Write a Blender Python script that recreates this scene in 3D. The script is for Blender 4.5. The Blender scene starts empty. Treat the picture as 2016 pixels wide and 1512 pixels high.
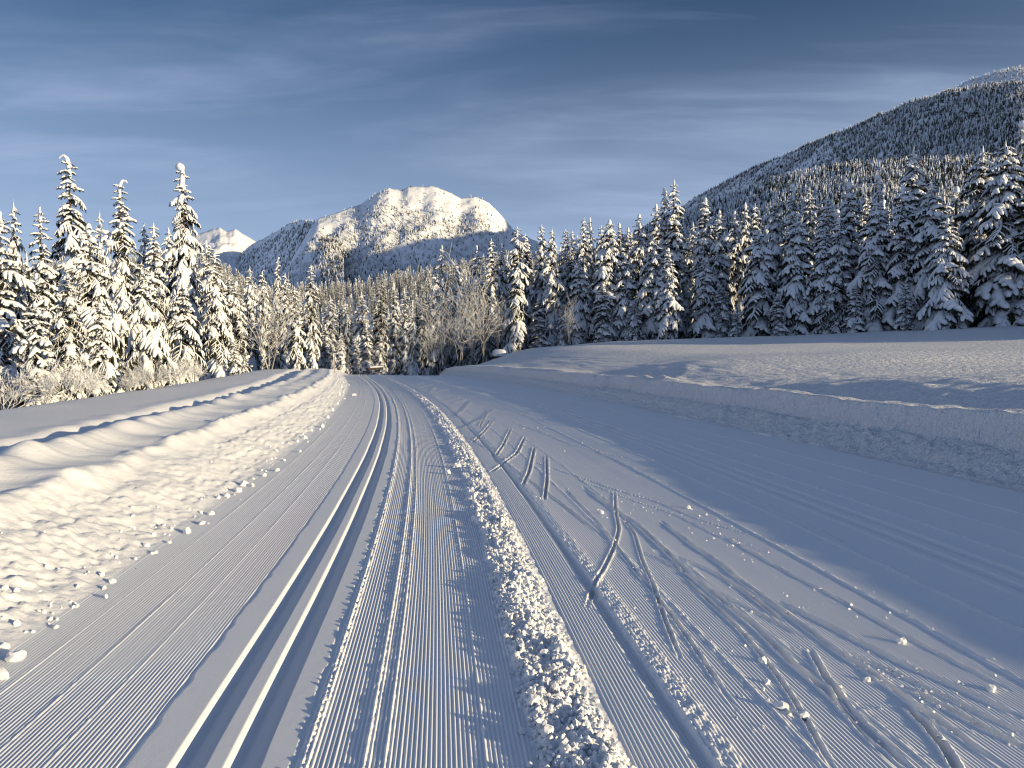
import bpy, bmesh, math, random
import numpy as np
from mathutils import Matrix, Vector
R = math.radians
SC = bpy.context.scene
COL = SC.collection
random.seed(7); rng = np.random.default_rng(7)

# ------------------------------------------------------------------ camera
CAM_H, FPX, W, H = 1.6, 1500.0, 2016.0, 1512.0
PITCH = math.atan(56.0 / FPX)
cd = bpy.data.cameras.new("camera"); cam = bpy.data.objects.new("camera", cd); COL.objects.link(cam)
cd.sensor_width = 36.0; cd.lens = FPX / W * 36.0; cd.clip_start = 0.1; cd.clip_end = 20000
cam.location = (0, 0, CAM_H); cam.rotation_euler = (R(90) - PITCH, 0, 0)
SC.camera = cam

# ------------------------------------------------------------------ light
SUN_ELEV, SUN_AZ = R(8.3), R(121.0)        # azimuth clockwise from +Y (the way we look)
SKY_STRENGTH, SUN_STRENGTH = 0.061, 5.0
sun_dir = Vector((math.sin(SUN_AZ) * math.cos(SUN_ELEV), math.cos(SUN_AZ) * math.cos(SUN_ELEV), math.sin(SUN_ELEV)))
ld = bpy.data.lights.new("sun", 'SUN'); ld.energy = SUN_STRENGTH; ld.angle = R(0.53); ld.color = (1.0, 0.795, 0.475)
sun = bpy.data.objects.new("sun", ld); COL.objects.link(sun)
sun.rotation_euler = (-sun_dir).to_track_quat('-Z', 'Y').to_euler()

def node(nt, typ, **kw):
    n = nt.nodes.new(typ)
    for k, v in kw.items():
        if k.startswith('in_'):
            key = k[3:]
            n.inputs[int(key) if key.isdigit() else key.replace('_', ' ')].default_value = v
        else: setattr(n, k, v)
    return n

world = bpy.data.worlds.new("World"); SC.world = world; world.use_nodes = True
nt = world.node_tree; nt.nodes.clear()
sky = node(nt, 'ShaderNodeTexSky', sky_type='NISHITA', sun_disc=False, sun_elevation=SUN_ELEV, sun_rotation=SUN_AZ,
           air_density=1.0, dust_density=0.6, ozone_density=2.5, altitude=1200)
tc = node(nt, 'ShaderNodeTexCoord')
sep = node(nt, 'ShaderNodeSeparateXYZ'); nt.links.new(tc.outputs['Generated'], sep.inputs[0])
zz = node(nt, 'ShaderNodeMath', operation='ADD', in_1=0.16); nt.links.new(sep.outputs['Z'], zz.inputs[0])
mx = node(nt, 'ShaderNodeMath', operation='MAXIMUM', in_1=0.06); nt.links.new(zz.outputs[0], mx.inputs[0])
dv = node(nt, 'ShaderNodeVectorMath', operation='DIVIDE'); nt.links.new(tc.outputs['Generated'], dv.inputs[0]); nt.links.new(mx.outputs[0], dv.inputs[1])
mp = node(nt, 'ShaderNodeMapping'); nt.links.new(dv.outputs[0], mp.inputs['Vector'])
mp.inputs['Rotation'].default_value = (0, 0, R(25.2)); mp.inputs['Scale'].default_value = (0.55, 1.35, 0.0)
mp.inputs['Location'].default_value = (-0.436, 3.501, 0)
n1 = node(nt, 'ShaderNodeTexNoise', in_Scale=0.8, in_Detail=7.0, in_Roughness=0.52, in_Distortion=0.5); nt.links.new(mp.outputs[0], n1.inputs['Vector'])
r1 = node(nt, 'ShaderNodeMapRange', interpolation_type='SMOOTHSTEP', in_1=0.40, in_2=0.66, in_3=0.0, in_4=0.60); nt.links.new(n1.outputs[0], r1.inputs[0])
mpf = node(nt, 'ShaderNodeMapping'); nt.links.new(dv.outputs[0], mpf.inputs['Vector']); mpf.inputs['Rotation'].default_value = (0, 0, R(-9)); mpf.inputs['Scale'].default_value = (0.9, 3.6, 0.0)
nf = node(nt, 'ShaderNodeTexNoise', in_Scale=1.2, in_Detail=8.0, in_Roughness=0.55, in_Distortion=0.9); nt.links.new(mpf.outputs[0], nf.inputs['Vector'])
rf = node(nt, 'ShaderNodeMapRange', in_1=0.35, in_2=0.70, in_3=0.65, in_4=1.2); nt.links.new(nf.outputs[0], rf.inputs[0])
rm_ = node(nt, 'ShaderNodeMath', operation='MULTIPLY'); nt.links.new(r1.outputs[0], rm_.inputs[0]); nt.links.new(rf.outputs[0], rm_.inputs[1])
fx = node(nt, 'ShaderNodeMapRange', in_1=0.5, in_2=0.8, in_3=0.0, in_4=0.16); nt.links.new(nf.outputs[0], fx.inputs[0])
r1 = node(nt, 'ShaderNodeMath', operation='ADD'); nt.links.new(rm_.outputs[0], r1.inputs[0]); nt.links.new(fx.outputs[0], r1.inputs[1])
# thin veil that grows towards the horizon
hz = node(nt, 'ShaderNodeMapRange', interpolation_type='SMOOTHSTEP', in_1=-0.06, in_2=0.45, in_3=0.90, in_4=0.0); nt.links.new(sep.outputs['Z'], hz.inputs[0])
i1 = node(nt, 'ShaderNodeMath', operation='SUBTRACT', in_0=1.0); nt.links.new(r1.outputs[0], i1.inputs[1])
i2 = node(nt, 'ShaderNodeMath', operation='SUBTRACT', in_0=1.0); nt.links.new(hz.outputs[0], i2.inputs[1])
i3 = node(nt, 'ShaderNodeMath', operation='MULTIPLY'); nt.links.new(i1.outputs[0], i3.inputs[0]); nt.links.new(i2.outputs[0], i3.inputs[1])
m2 = node(nt, 'ShaderNodeMath', operation='SUBTRACT', in_0=1.0); nt.links.new(i3.outputs[0], m2.inputs[1])
tint = node(nt, 'ShaderNodeMix', data_type='RGBA', blend_type='MULTIPLY', in_0=1.0); nt.links.new(sky.outputs[0], tint.inputs[6]); tint.inputs[7].default_value = (.88, .96, 1.10, 1)
mixc = node(nt, 'ShaderNodeMix', data_type='RGBA'); nt.links.new(m2.outputs[0], mixc.inputs[0]); nt.links.new(tint.outputs[2], mixc.inputs[6])
mixc.inputs[7].default_value = (5.6, 7.0, 9.9, 1)
bg = node(nt, 'ShaderNodeBackground', in_Strength=SKY_STRENGTH); nt.links.new(mixc.outputs[2], bg.inputs[0])
wo = node(nt, 'ShaderNodeOutputWorld'); nt.links.new(bg.outputs[0], wo.inputs[0])
SC.view_settings.view_transform = 'Standard'; SC.view_settings.look = 'None'
SC.view_settings.exposure = 0.40; SC.view_settings.gamma = 1.0; SC.view_settings.use_curve_mapping = False
SC.cycles.filter_width = 1.2; SC.cycles.max_bounces = 4; SC.cycles.diffuse_bounces = 1; SC.cycles.glossy_bounces = 1

# ------------------------------------------------------------------ materials
def snow_material(name, bumps, rough=0.55, col=(0.83, 0.85, 0.89), sss=0.0):
    m = bpy.data.materials.new(name); m.use_nodes = True; t = m.node_tree; b = t.nodes['Principled BSDF']
    b.inputs['Roughness'].default_value = rough; b.inputs['Specular IOR Level'].default_value = 0.25
    c = node(t, 'ShaderNodeTexCoord')
    nz = node(t, 'ShaderNodeTexNoise', in_Scale=1.7, in_Detail=3.0); t.links.new(c.outputs['Object'], nz.inputs['Vector'])
    mc = node(t, 'ShaderNodeMix', data_type='RGBA'); t.links.new(nz.outputs[0], mc.inputs[0])
    mc.inputs[6].default_value = (col[0] * .95, col[1] * .96, col[2] * .98, 1); mc.inputs[7].default_value = (*col, 1)
    t.links.new(mc.outputs[2], b.inputs['Base Color'])
    prev = None
    for sc_, dist, stretch in bumps:
        mpn = node(t, 'ShaderNodeMapping'); mpn.inputs['Scale'].default_value = stretch; t.links.new(c.outputs['Object'], mpn.inputs[0])
        n = node(t, 'ShaderNodeTexNoise', in_Scale=sc_, in_Detail=4.0, in_Roughness=0.6); t.links.new(mpn.outputs[0], n.inputs['Vector'])
        bp = node(t, 'ShaderNodeBump', in_Strength=1.0, in_Distance=dist); t.links.new(n.outputs[0], bp.inputs['Height'])
        if prev: t.links.new(prev.outputs[0], bp.inputs['Normal'])
        prev = bp
    if prev: t.links.new(prev.outputs[0], b.inputs['Normal'])
    return m
M_TRAIL = snow_material("groomed_snow", [(170, .0006, (1, 1, 1)), (25, .0010, (1, 1, 1))])
M_BANK = snow_material("bank_snow", [(70, .004, (1, 1, 1)), (22, .007, (1, 1, 1))])
M_MEADOW = snow_material("meadow_snow", [(4.0, .22, (1.0, 1.7, 1)), (22, .012, (1, 1, 1))])
M_SNOW = snow_material("branch_snow", [(9, .03, (1, 1, 1))], rough=.6)
M_MTN = snow_material("mountain_snow", [(.02, 6.0, (1, 1, 1))], rough=.7)

def plain(name, c1, c2, rough=.8, scale=3.0):
    m = bpy.data.materials.new(name); m.use_nodes = True; t = m.node_tree; b = t.nodes['Principled BSDF']
    b.inputs['Roughness'].default_value = rough; b.inputs['Specular IOR Level'].default_value = 0.2
    c = node(t, 'ShaderNodeTexCoord'); n = node(t, 'ShaderNodeTexNoise', in_Scale=scale, in_Detail=4.0); t.links.new(c.outputs['Object'], n.inputs['Vector'])
    mc = node(t, 'ShaderNodeMix', data_type='RGBA'); t.links.new(n.outputs[0], mc.inputs[0])
    mc.inputs[6].default_value = (*c1, 1); mc.inputs[7].default_value = (*c2, 1); t.links.new(mc.outputs[2], b.inputs['Base Color'])
    return m
M_NEEDLE = plain("conifer_needles", (.018, .024, .014), (.050, .056, .030))
M_BARK = plain("bark", (.05, .036, .026), (.12, .09, .07), scale=8)
M_TWIG = plain("bare_twigs", (.09, .08, .07), (.17, .15, .135), scale=8)
M_POLE = plain("weathered_pole", (.30, .29, .27), (.42, .40, .38), scale=20)

# ------------------------------------------------------------------ numpy helpers
def vnoise(x, y, seed=0):
    xi = np.floor(x).astype(np.int64); yi = np.floor(y).astype(np.int64)
    fx = x - xi; fy = y - yi
    ux = fx * fx * fx * (fx * (fx * 6 - 15) + 10); uy = fy * fy * fy * (fy * (fy * 6 - 15) + 10)
    def g(i, j):
        h = (i * 374761393 + j * 668265263 + seed * 974634777) & 0xFFFFFFFF
        h = ((h ^ (h >> 13)) * 1274126177) & 0xFFFFFFFF
        h = (h ^ (h >> 16)) & 0xFFFF
        return h / 32767.5 - 1.0
    a = g(xi, yi); b = g(xi + 1, yi); c = g(xi, yi + 1); d = g(xi + 1, yi + 1)
    return (a + (b - a) * ux) * (1 - uy) + (c + (d - c) * ux) * uy
def fbm(x, y, o=4, seed=0, gain=.5):
    r = 0; a = 1.0; s = 0.0
    for k in range(o):
        r = r + a * vnoise(x * 2 ** k + 17.3 * k, y * 2 ** k - 9.1 * k, seed + k); s += a; a *= gain
    return r / s
def ss(a, b, x):
    t = np.clip((x - a) / (b - a), 0, 1); return t * t * (3 - 2 * t)

def mesh_from(name, V, T, mat=None, smooth=True):
    """V (n,3) floats, T list of (faces array (m,k))"""
    if not isinstance(T, list): T = [T]
    T = [np.asarray(t, dtype=np.int32) for t in T if len(t)]
    me = bpy.data.meshes.new(name)
    me.vertices.add(len(V)); me.vertices.foreach_set("co", np.asarray(V, dtype=np.float32).ravel())
    li = np.concatenate([t.ravel() for t in T]); sizes = np.concatenate([np.full(len(t), t.shape[1], np.int32) for t in T])
    me.loops.add(len(li)); me.loops.foreach_set("vertex_index", li)
    me.polygons.add(len(sizes)); st = np.zeros(len(sizes), np.int32); st[1:] = np.cumsum(sizes)[:-1]
    me.polygons.foreach_set("loop_start", st)
    me.update(calc_edges=True)
    me.polygons.foreach_set("use_smooth", np.full(len(sizes), smooth, dtype=bool))
    if mat: me.materials.append(mat)
    return me
def link(name, me, parent=None, **props):
    o = bpy.data.objects.new(name, me); COL.objects.link(o)
    if parent: o.parent = parent
    for k, v in props.items(): o[k] = v
    return o
def empty(name, loc, rz=0, **props):
    o = link(name, None, **props); o.location = loc; o.rotation_euler = (0, 0, rz); o.empty_display_size = .3; return o

# ------------------------------------------------------------------ pixels of the photograph -> places on the ground (surveying)
cp, sp = math.cos(PITCH), math.sin(PITCH)
def ray(px, py):
    a = (px - 1008.0) / FPX; b = (756.0 - py) / FPX
    return a, cp + b * sp, -sp + b * cp            # x, y (forward), z
def ground(px, py, z=0.0):
    a, f, u = ray(px, py); t = (z - CAM_H) / u
    return a * t, f * t
def row_y(py, z=0.0): return ground(1008, py, z)[1]
def z_at(py, d):
    a, f, u = ray(1008, py); return CAM_H + u / f * d

pts = [ground(*p) for p in ((395, 1512), (620, 1150), (700, 960), (741, 868), (758, 794), (735, 758))] + [(-10.9, 56.0)]
PX = np.array([p[0] for p in pts]); PY = np.array([p[1] for p in pts])
_c = np.polyfit(PY, PX, 3, w=1 / np.sqrt(PY))
def Xc(y):
    y = np.asarray(y, dtype=float)
    yc = np.clip(y, 1.5, 55.0)
    v = np.polyval(_c, yc); dvv = np.polyval(np.polyder(_c), yc)
    far = np.clip(y - 55.0, 0, None)
    return v + (y - yc - far) * dvv + np.where(far > 0, 60.0 * dvv * (1 - np.exp(-far / 60.0)), 0)

# ------------------------------------------------------------------ relief of the place
P = 0.020                                           # spacing of the groomer's ridges
HA = np.array([-1.0, -.60, -.45, -.40, -.36, -.33, -.30, -.2, -.1, 0, .15, .35, .7, 1.2])
HP = np.array([560, 540, 520, 525, 560, 592, 592, 575, 545, 525, 525, 520, 500, 480.])
def base_far(x, y):
    """wide relief, without the trail's own detail; u is the sideways distance from the classic track"""
    u = x - Xc(y)
    q = np.clip(u - 9.0, 0, None); qq = np.clip(q, 0, 110)
    z = np.where(u > 0, ss(8.0, 9.0, u) * 0.72 + .013 * qq + .00032 * qq ** 2, 0.0)
    left = np.clip(-u - 7.2, 0, None)
    z = z + np.where(u < 0, ss(1.35, 3.0, -u) * .5 - 1.7 * ss(0, 9, left) - .5 * ss(9, 30, left), 0)
    crest = np.clip(y - 56, 0, 60)
    z = z - .00085 * crest ** 2 * (1 - .9 * ss(12, 34, u)) * (1 - .6 * ss(9, 30, -u))
    a = x / np.maximum(y, 60)
    hp = np.interp(a, HA, HP)
    h6 = (700 - hp) / FPX * 620
    s = ss(125, 620, y)
    z = z * (1 - s) + h6 * s * .92
    z = z - 120 * ss(620, 900, y)
    return z
def relief(u, y):
    x = Xc(y) + u
    z = base_far(x, y)
    near = 1 - ss(60, 110, y)
    # gentle undulation
    intrail = ss(-1.5, -1.3, u) * (1 - ss(7.9, 8.1, u))
    z = z + .0045 * fbm(u * .9, y * .5, 3, 11) * intrail
    # corduroy
    k = np.floor(u / P + .5)
    amp = (.0053 + .0024 * ss(-.1, .5, u) - .0038 * ss(1.6, 2.1, u) - .0005 * ss(2.3, 3.2, u)) * (0.92 + .14 * vnoise(k * 7.31, y * .35, 5)) * (1 + .06 * vnoise(u * 1.1, y * 2.3, 6))
    msk = ss(-1.62 + .12 * vnoise(y * 1.3, y * 0, 31), -1.40, u) * (1 - ss(7.75, 7.95, u))
    msk = msk * (1 - ss(-.34, -.31, u) * (1 - ss(.345, .37, u)))
    msk = msk * (1 - ss(1.26, 1.30, u) * (1 - ss(1.66, 1.69, u)))
    msk = msk * (1 - .55 * ss(4.15, 4.5, u)) * (1 - .65 * ss(5.6, 5.9, u))
    msk = msk * (1 - ss(4.95, 4.98, u) * (1 - ss(5.46, 5.49, u)))
    rid = msk * amp * (.5 + .5 * np.cos(2 * np.pi * u / P)); z = z + rid
    global RIDGES; RIDGES = rid
    z = z - .032 * np.clip(u - 2.0, 0, 2.2) * (1 - ss(7.6, 9.0, u))
    # thin taller ridges left by the tiller's joints
    for c, hgt, w in ((-1.17, .0028, .012), (-.86, .0028, .012), (-.62, .0020, .012), (.62, .010, .02), (.70, .006, .02), (1.10, .005, .014), (2.42, .006, .02), (2.85, .005, .02), (4.45, .010, .03), (5.75, .012, .03), (6.4, .008, .03), (7.1, .01, .03)):
        z = z + hgt * np.exp(-((u - c) / w) ** 2) * (1 + .9 * fbm(u * 30, y * 22, 2, int(c * 100) + 300)) * near
    # the platform of the classic track and its two grooves
    e1 = -.31 + .012 * vnoise(y * 9, y * 0, 41); e2 = .335 + .01 * vnoise(y * 9, y * 0, 42)
    z = z + .009 * ss(e1 - .012, e1 + .012, u) * (1 - ss(e2 - .01, e2 + .01, u))
    for c in (-.065, .15):
        cc = c + .004 * vnoise(y * .8, y * 0, 44)
        z = z - .060 * ss(cc - .080, cc - .032, u) * (1 - ss(cc + .052, cc + .070, u))
    cw = .02 * np.exp(-((u - .385) / .024) ** 2) * (.6 + .6 * fbm(u * 60, y * 35, 2, 90))
    z = z + cw * near
    for c in (5.08, 5.32):
        z = z - .04 * ss(c - .07, c - .04, u) * (1 - ss(c + .04, c + .07, u))
    z = z + .012 * (ss(4.90, 4.95, u) * (1 - ss(5.47, 5.5, u)))
    # windrow of crumbled snow between the two passes
    bl = 1.285 + .035 * vnoise(y * 3, y * 0, 51) + .02 * vnoise(y * 14, y * 0, 52) - .05 * ss(20, 50, y); br = 1.665 + .02 * vnoise(y * 9, y * 0, 53)
    env = ss(bl - .02, bl + .06, u) * (1 - ss(br - .12, br + .01, u))
    lum = np.abs(fbm(u * 16, y * 16, 3, 55)); lum2 = vnoise(u * 34, y * 34, 58)
    z = z + env * (.018 + .026 * np.clip(vnoise(u * 7, y * 4, 59), -.6, 1) + .040 * (0.55 - lum) + .014 * lum2 + .010 * vnoise(u * 70, y * 70, 158))
    # step between the passes: a dark furrow, then a rough lip
    wob = .012 * vnoise(y * 1.1, y * 0, 61)
    z = z - .030 * ss(1.905 + wob, 1.94 + wob, u) * (1 - ss(1.965 + wob, 1.985 + wob, u))
    lip = ss(1.975 + wob, 2.0 + wob, u) * (1 - ss(2.03, 2.15, u))
    z = z + lip * (.012 + .013 * fbm(u * 34, y * 28, 2, 63)) * (.40 + .60 * (1 - ss(4.5, 8, y))) + .010 * ss(1.97, 2.1, u) * (1 - ss(2.6, 3.6, u))
    z = z + .013 * np.exp(-((u - 3.86 - .03 * vnoise(y * .3, y * 0, 65)) / .022) ** 2) * (1 + .5 * fbm(u * 40, y * 25, 2, 66))
    # --- left bank (v grows away from the trail)
    v = -(u + 1.35); L = ss(0, .10, v) * (1 - ss(8, 14, v))
    rough = ss(.05, .25, v) * (1 - ss(.75, 1.15, v + .12 * vnoise(y * 1.6, y * 0, 71)))
    prof = .34 * ss(0, 1.0, v) + .16 * ss(.8, 1.25, v) + .05 * ss(1.2, 2.0, v) - .08 * ss(1.9, 2.5, v)
    z = z + L * (prof - .5 * ss(0, 1.65, v))          # the 0.5 of base_far is replaced
    z = z + L * rough * (.026 * np.abs(fbm(u * 9, y * 7, 3, 73)) * 1.3 + .020 * fbm(u * 24, y * 18, 2, 75) + .02 * vnoise(u * 3.5, y * 2.1, 76))
    ribs = ss(.8, 1.2, v) * (1 - ss(2.3, 2.6, v))
    sy = y + 0.45 * v
    z = z + L * ribs * (.050 * vnoise(sy * .8 + .4 * vnoise(sy * .3, u, 177), u * .5, 77) + .030 * vnoise(sy * 2.1, u * .8, 78) + .02 * np.abs(vnoise(sy * 4.5, u * 1.2, 79)))
    lipn = np.exp(-((v - 1.12 - .10 * vnoise(y * 1.8, y * 0, 81)) / .10) ** 2)
    z = z + L * .035 * lipn * (1 + fbm(u * 6, y * 6, 2, 82))
    tc_ = 2.40 + .10 * vnoise(y * .35, y * 0, 83) + .05 * vnoise(y * 1.4, y * 0, 84) + .022 * np.clip(y - 8, 0, 45)
    tw = .15 + .035 * vnoise(y * 1.9, y * 0, 85)
    tr = ss(tc_ - tw - .07, tc_ - tw + .07, v) * (1 - ss(tc_ + tw - .03, tc_ + tw + .05, v))
    jag = .03 * vnoise(y * 3.1, u * 2, 86) + .02 * vnoise(y * 8, u * 3, 89)
    tr = ss(tc_ - tw - .03 + jag, tc_ - tw + .05 + jag, v) * (1 - ss(tc_ + .30, tc_ + 1.0, v))
    z = z + L * (-.30 * tr + .13 * np.exp(-((v - tc_ + tw + .25) / .24) ** 2) * (.9 + .35 * vnoise(y * 2.2, u, 87)) + .02 * np.exp(-((v - tc_ - .95) / .3) ** 2) * (1 + .9 * vnoise(y * 1.7, u, 187)))
    z = z + L * .04 * fbm(u * .5, y * .25, 2, 88) * ss(3.3, 4.2, v)
    z = z + L * .03 * np.exp(-((v - 5.3) / 1.5) ** 2)
    # --- right bank
    g = u - 8.0 - .10 * vnoise(y * .5, y * 0, 91); Rr = ss(0, .05, g)
    jog = .12 * ss(26.6, 26.9, y) - .1 * ss(30, 31, y) + .08 * np.exp(-((y - 15.4) / .35) ** 2)
    gw = g - jog + .055 * vnoise(y * 2.3, y * 0, 92) + .03 * vnoise(y * 6, u * 2, 192)
    pr = .33 * ss(0, .75, g) + .46 * ss(.70, .93, gw)
    boost = .06 * (1 - ss(4, 11, y))
    pr = pr + (boost + .022 * vnoise(y * .9, y * 0, 195) + .02 * vnoise(y * 3.3, u, 196)) * ss(.70, .95, gw)
    z = z + np.where(u > 7.9, pr - .72 * ss(8.0, 9.0, u), 0)
    rb = ss(.02, .15, g) * (1 - ss(.62, .8, g))
    z = z + rb * (.07 * fbm(u * 7, y * 5, 3, 93) + .05 * np.abs(fbm(u * 13, y * 11, 2, 95)))
    und = ss(1.0, 1.6, g) * (1 - ss(60, 95, u))
    z = z + und * ((-.24 * np.exp(-((g - 2.3) / .85) ** 2) + .30 * ss(2.4, 5.6, g) * (1 - ss(16, 34, g))) * (.85 + .6 * vnoise(y * .12, y * 0, 96)) * (1 - .8 * ss(26, 42, y)) + .10 * fbm(u * .16, y * .11, 2, 97) + .040 * fbm(u * 2.4, y * 1.7, 3, 98) + .11 * np.exp(-((g - 1.15) / .36) ** 2) * (.7 + .8 * vnoise(y * .4, y * 0, 94)))
    z = z + ss(14, 30, y) * (1 - ss(110, 150, y)) * ss(9.5, 20, u) * .030 * np.clip(y - 18, 0, 80)
    for c0, y0, c1, y1, hh in ((9.3, 27.0, 12.2, 33.5, .10), (9.2, 25.2, 12.8, 31.5, .12)):
        tt_ = np.clip(((u - c0) * (c1 - c0) + (y - y0) * (y1 - y0)) / ((c1 - c0) ** 2 + (y1 - y0) ** 2), 0, 1)
        dd_ = np.hypot(u - c0 - tt_ * (c1 - c0), y - y0 - tt_ * (y1 - y0)); z = z + np.where(u > 8.9, hh * np.exp(-(dd_ / .22) ** 2) * (1 - .6 * tt_), 0)
    # hollow and old tracks on the meadow near the right edge
    xx, yy = 13.5, 17.5
    rr = ((x - xx) / 1.5) ** 2 + ((y - yy) / 1.7) ** 2
    z = z - .22 * np.exp(-rr ** 2) * (u > 9)
    z = z + np.where(u > 40, .5 * fbm(u * .05, y * .05, 3, 99) * ss(40, 60, u), 0)
    return z

GROOVES = [  # width (m), depth (m), points read off the photograph
 (.014, .016, [(1420, 1045), (1560, 1120), (1680, 1180), (1760, 1225), (1990, 1340)]),
 (.014, .016, [(1340, 1130), (1450, 1230), (1510, 1300), (1560, 1370), (1640, 1512)]),
 (.016, .018, [(1650, 1270), (1730, 1300), (1800, 1330), (1900, 1375), (2030, 1432)]),
 (.014, .014, [(1110, 960), (1180, 1030), (1240, 1110), (1330, 1220), (1450, 1400)]),
 (.012, .014, [(1020, 830), (1100, 862), (1190, 890), (1290, 935), (1400, 985)]),
 (0.021, 0.024, [(1148, 956), (1204, 998), (1251, 1027), (1304, 1075), (1354, 1125), (1423, 1180), (1500, 1241), (1548, 1292), (1644, 1370), (1705, 1443), (1777, 1512)]),
 (0.017, 0.026, [(1210, 963), (1212, 1006), (1219, 1040), (1208, 1080), (1187, 1125), (1168, 1155), (1156, 1196)]),
 (0.014, 0.018, [(1225, 1016), (1249, 1048), (1264, 1101), (1286, 1151), (1312, 1230), (1339, 1297)]),
 (0.021, 0.024, [(1302, 1019), (1370, 1072), (1423, 1106), (1460, 1138), (1537, 1192), (1644, 1271), (1721, 1320), (1797, 1375), (1889, 1436), (1996, 1509)]),
 (0.016, 0.014, [(1048, 908), (1132, 934), (1225, 963), (1291, 979), (1370, 1012), (1500, 1048)]),
 (0.014, 0.012, [(1132, 940), (1260, 985), (1330, 1005), (1420, 1050), (1500, 1075)]),
 (0.016, 0.014, [(1265, 1085), (1312, 1104), (1354, 1127)]),
 (0.021, 0.022, [(1537, 1176), (1614, 1213), (1706, 1259), (1782, 1296), (1874, 1332), (2011, 1393)]),
 (0.019, 0.024, [(1596, 1274), (1626, 1332), (1660, 1375), (1699, 1424), (1751, 1473), (1797, 1512)]),
 (0.022, 0.022, [(1785, 1381), (1822, 1418), (1858, 1460), (1889, 1512)]),
 (0.019, 0.020, [(1782, 1341), (1877, 1387), (1935, 1418), (2016, 1454)]),
 (0.014, 0.013, [(1400, 1155), (1492, 1201), (1583, 1247)]),
 (0.018, 0.016, [(1330, 1092), (1400, 1118), (1470, 1160), (1540, 1215)]),
 (0.025, 0.030, [(1052, 880), (1042, 928), (1030, 955)]), (0.022, 0.028, [(1076, 895), (1077, 943), (1072, 986)]),
 (0.028, 0.030, [(1033, 859), (1018, 892), (983, 919), (968, 929)]), (0.025, 0.030, [(1006, 841), (992, 874), (977, 897)]),
 (0.028, 0.034, [(972, 825), (953, 850), (930, 872)]), (0.028, 0.034, [(971, 803), (950, 822), (923, 837), (895, 846)]),
 (0.025, 0.032, [(960, 806), (944, 841)]), (0.028, 0.036, [(926, 788), (908, 809), (890, 821)]),
 (0.031, 0.036, [(927, 782), (886, 794)]), (0.031, 0.036, [(905, 779), (870, 789)]), (0.037, 0.040, [(884, 764), (846, 776)]),
 (0.037, 0.040, [(858, 761), (843, 775)]), (0.043, 0.045, [(852, 755), (822, 763)]), (0.043, 0.045, [(837, 752), (816, 758)]),
 (0.019, 0.020, [(977, 803), (1024, 809), (1090, 830)]), (0.019, 0.020, [(1006, 827), (1066, 845), (1130, 872), (1230, 893)]),
 (0.016, 0.014, [(900, 850), (960, 885), (1040, 945), (1130, 1010), (1190, 1060)]),
 (0.014, 0.012, [(1290, 900), (1400, 935), (1520, 985), (1700, 1070)]),
]
def densify(p, n=26):
    p = np.array([ground(*q) for q in p]); t = np.concatenate([[0], np.cumsum(np.hypot(*np.diff(p, axis=0).T))])
    s = np.linspace(0, t[-1], n * max(1, len(p) // 3)); q = np.stack([np.interp(s, t, p[:, 0]), np.interp(s, t, p[:, 1])], 1)
    for _ in range(3): q[1:-1] = (q[:-2] + 2 * q[1:-1] + q[2:]) / 4
    return q, s / t[-1]
def stamp(X, Y, Z):
    rid = RIDGES; ys = Y[:, 0]
    for gi, (w, dep, pl) in enumerate(GROOVES):
        q, s = densify(pl)
        m = w * 4
        r0, r1 = np.searchsorted(ys, q[:, 1].min() - m), np.searchsorted(ys, q[:, 1].max() + m)
        if r1 <= r0: continue
        xs = X[r0:r1]; cols = np.where(((xs > q[:, 0].min() - m) & (xs < q[:, 0].max() + m)).any(0))[0]
        if not len(cols): continue
        c0, c1 = cols[0], cols[-1] + 1
        x = X[r0:r1, c0:c1]; y = Y[r0:r1, c0:c1]
        best = np.full(x.shape, 1e9); bs = np.zeros(x.shape)
        for k in range(len(q) - 1):
            a, b = q[k], q[k + 1]; d = b - a; L2 = (d ** 2).sum() + 1e-12
            t = np.clip(((x - a[0]) * d[0] + (y - a[1]) * d[1]) / L2, 0, 1)
            dd = np.hypot(x - a[0] - t * d[0], y - a[1] - t * d[1])
            mk = dd < best; best[mk] = dd[mk]; bs[mk] = (s[k] + t * (s[k + 1] - s[k]))[mk]
        fade = ss(0, .08, bs) * (1 - ss(.90, 1.0, bs)) + .25
        n = vnoise(x * 40, y * 25, 200 + gi); n3 = vnoise(x * 14, y * 9, 230 + gi)
        inside = np.exp(-(best / (w * (.78 + .05 * n3))) ** 4)
        rim = np.exp(-((best - w * 1.22) / (w * .30)) ** 2)
        Z[r0:r1, c0:c1] += fade * (-(.55 if len(pl) > 4 else 1.1) * dep * inside - .9 * rid[r0:r1, c0:c1] * inside + dep * (.42 if len(pl) > 4 else .45) * rim * (1 + .35 * n))

# ------------------------------------------------------------------ ground grid
def geo(a, b, n): return np.sign(a) * np.geomspace(abs(a), abs(b), n)
k0, k1, k2 = int(round(-1.40 / P)) * 4, int(round(4.6 / P)) * 4, int(round(8.0 / P)) * 4
fineA = np.arange(k0, k1) * (P / 4); fineR = np.arange(k1, k2 + 1, 2) * (P / 4); coarse = np.arange(k0, k2 + 1, 2) * (P / 4)
UL0, UR0 = coarse[0], coarse[-1]
leftc = np.concatenate([-np.geomspace(760, 14, 46)[:-1], np.arange(-14, -4.8, .10), np.arange(-4.8, UL0 - .01, .024)])
rightc = np.concatenate([np.arange(UR0 + .02, 9.3, .02), np.arange(9.3, 15, .09), np.geomspace(15, 900, 80)])
rowsA = np.array([row_y(p) for p in np.arange(1542, 930, -1.9)])
rowsB = np.array([row_y(p) for p in np.arange(930, 728, -1.5)]); rowsB = rowsB[rowsB > rowsA[-1] + .02]
rowsC = np.geomspace(rowsB[-1] * 1.02, 950, 110)
rowsBC = np.concatenate([[rowsA[-1]], rowsB, rowsC])
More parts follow.
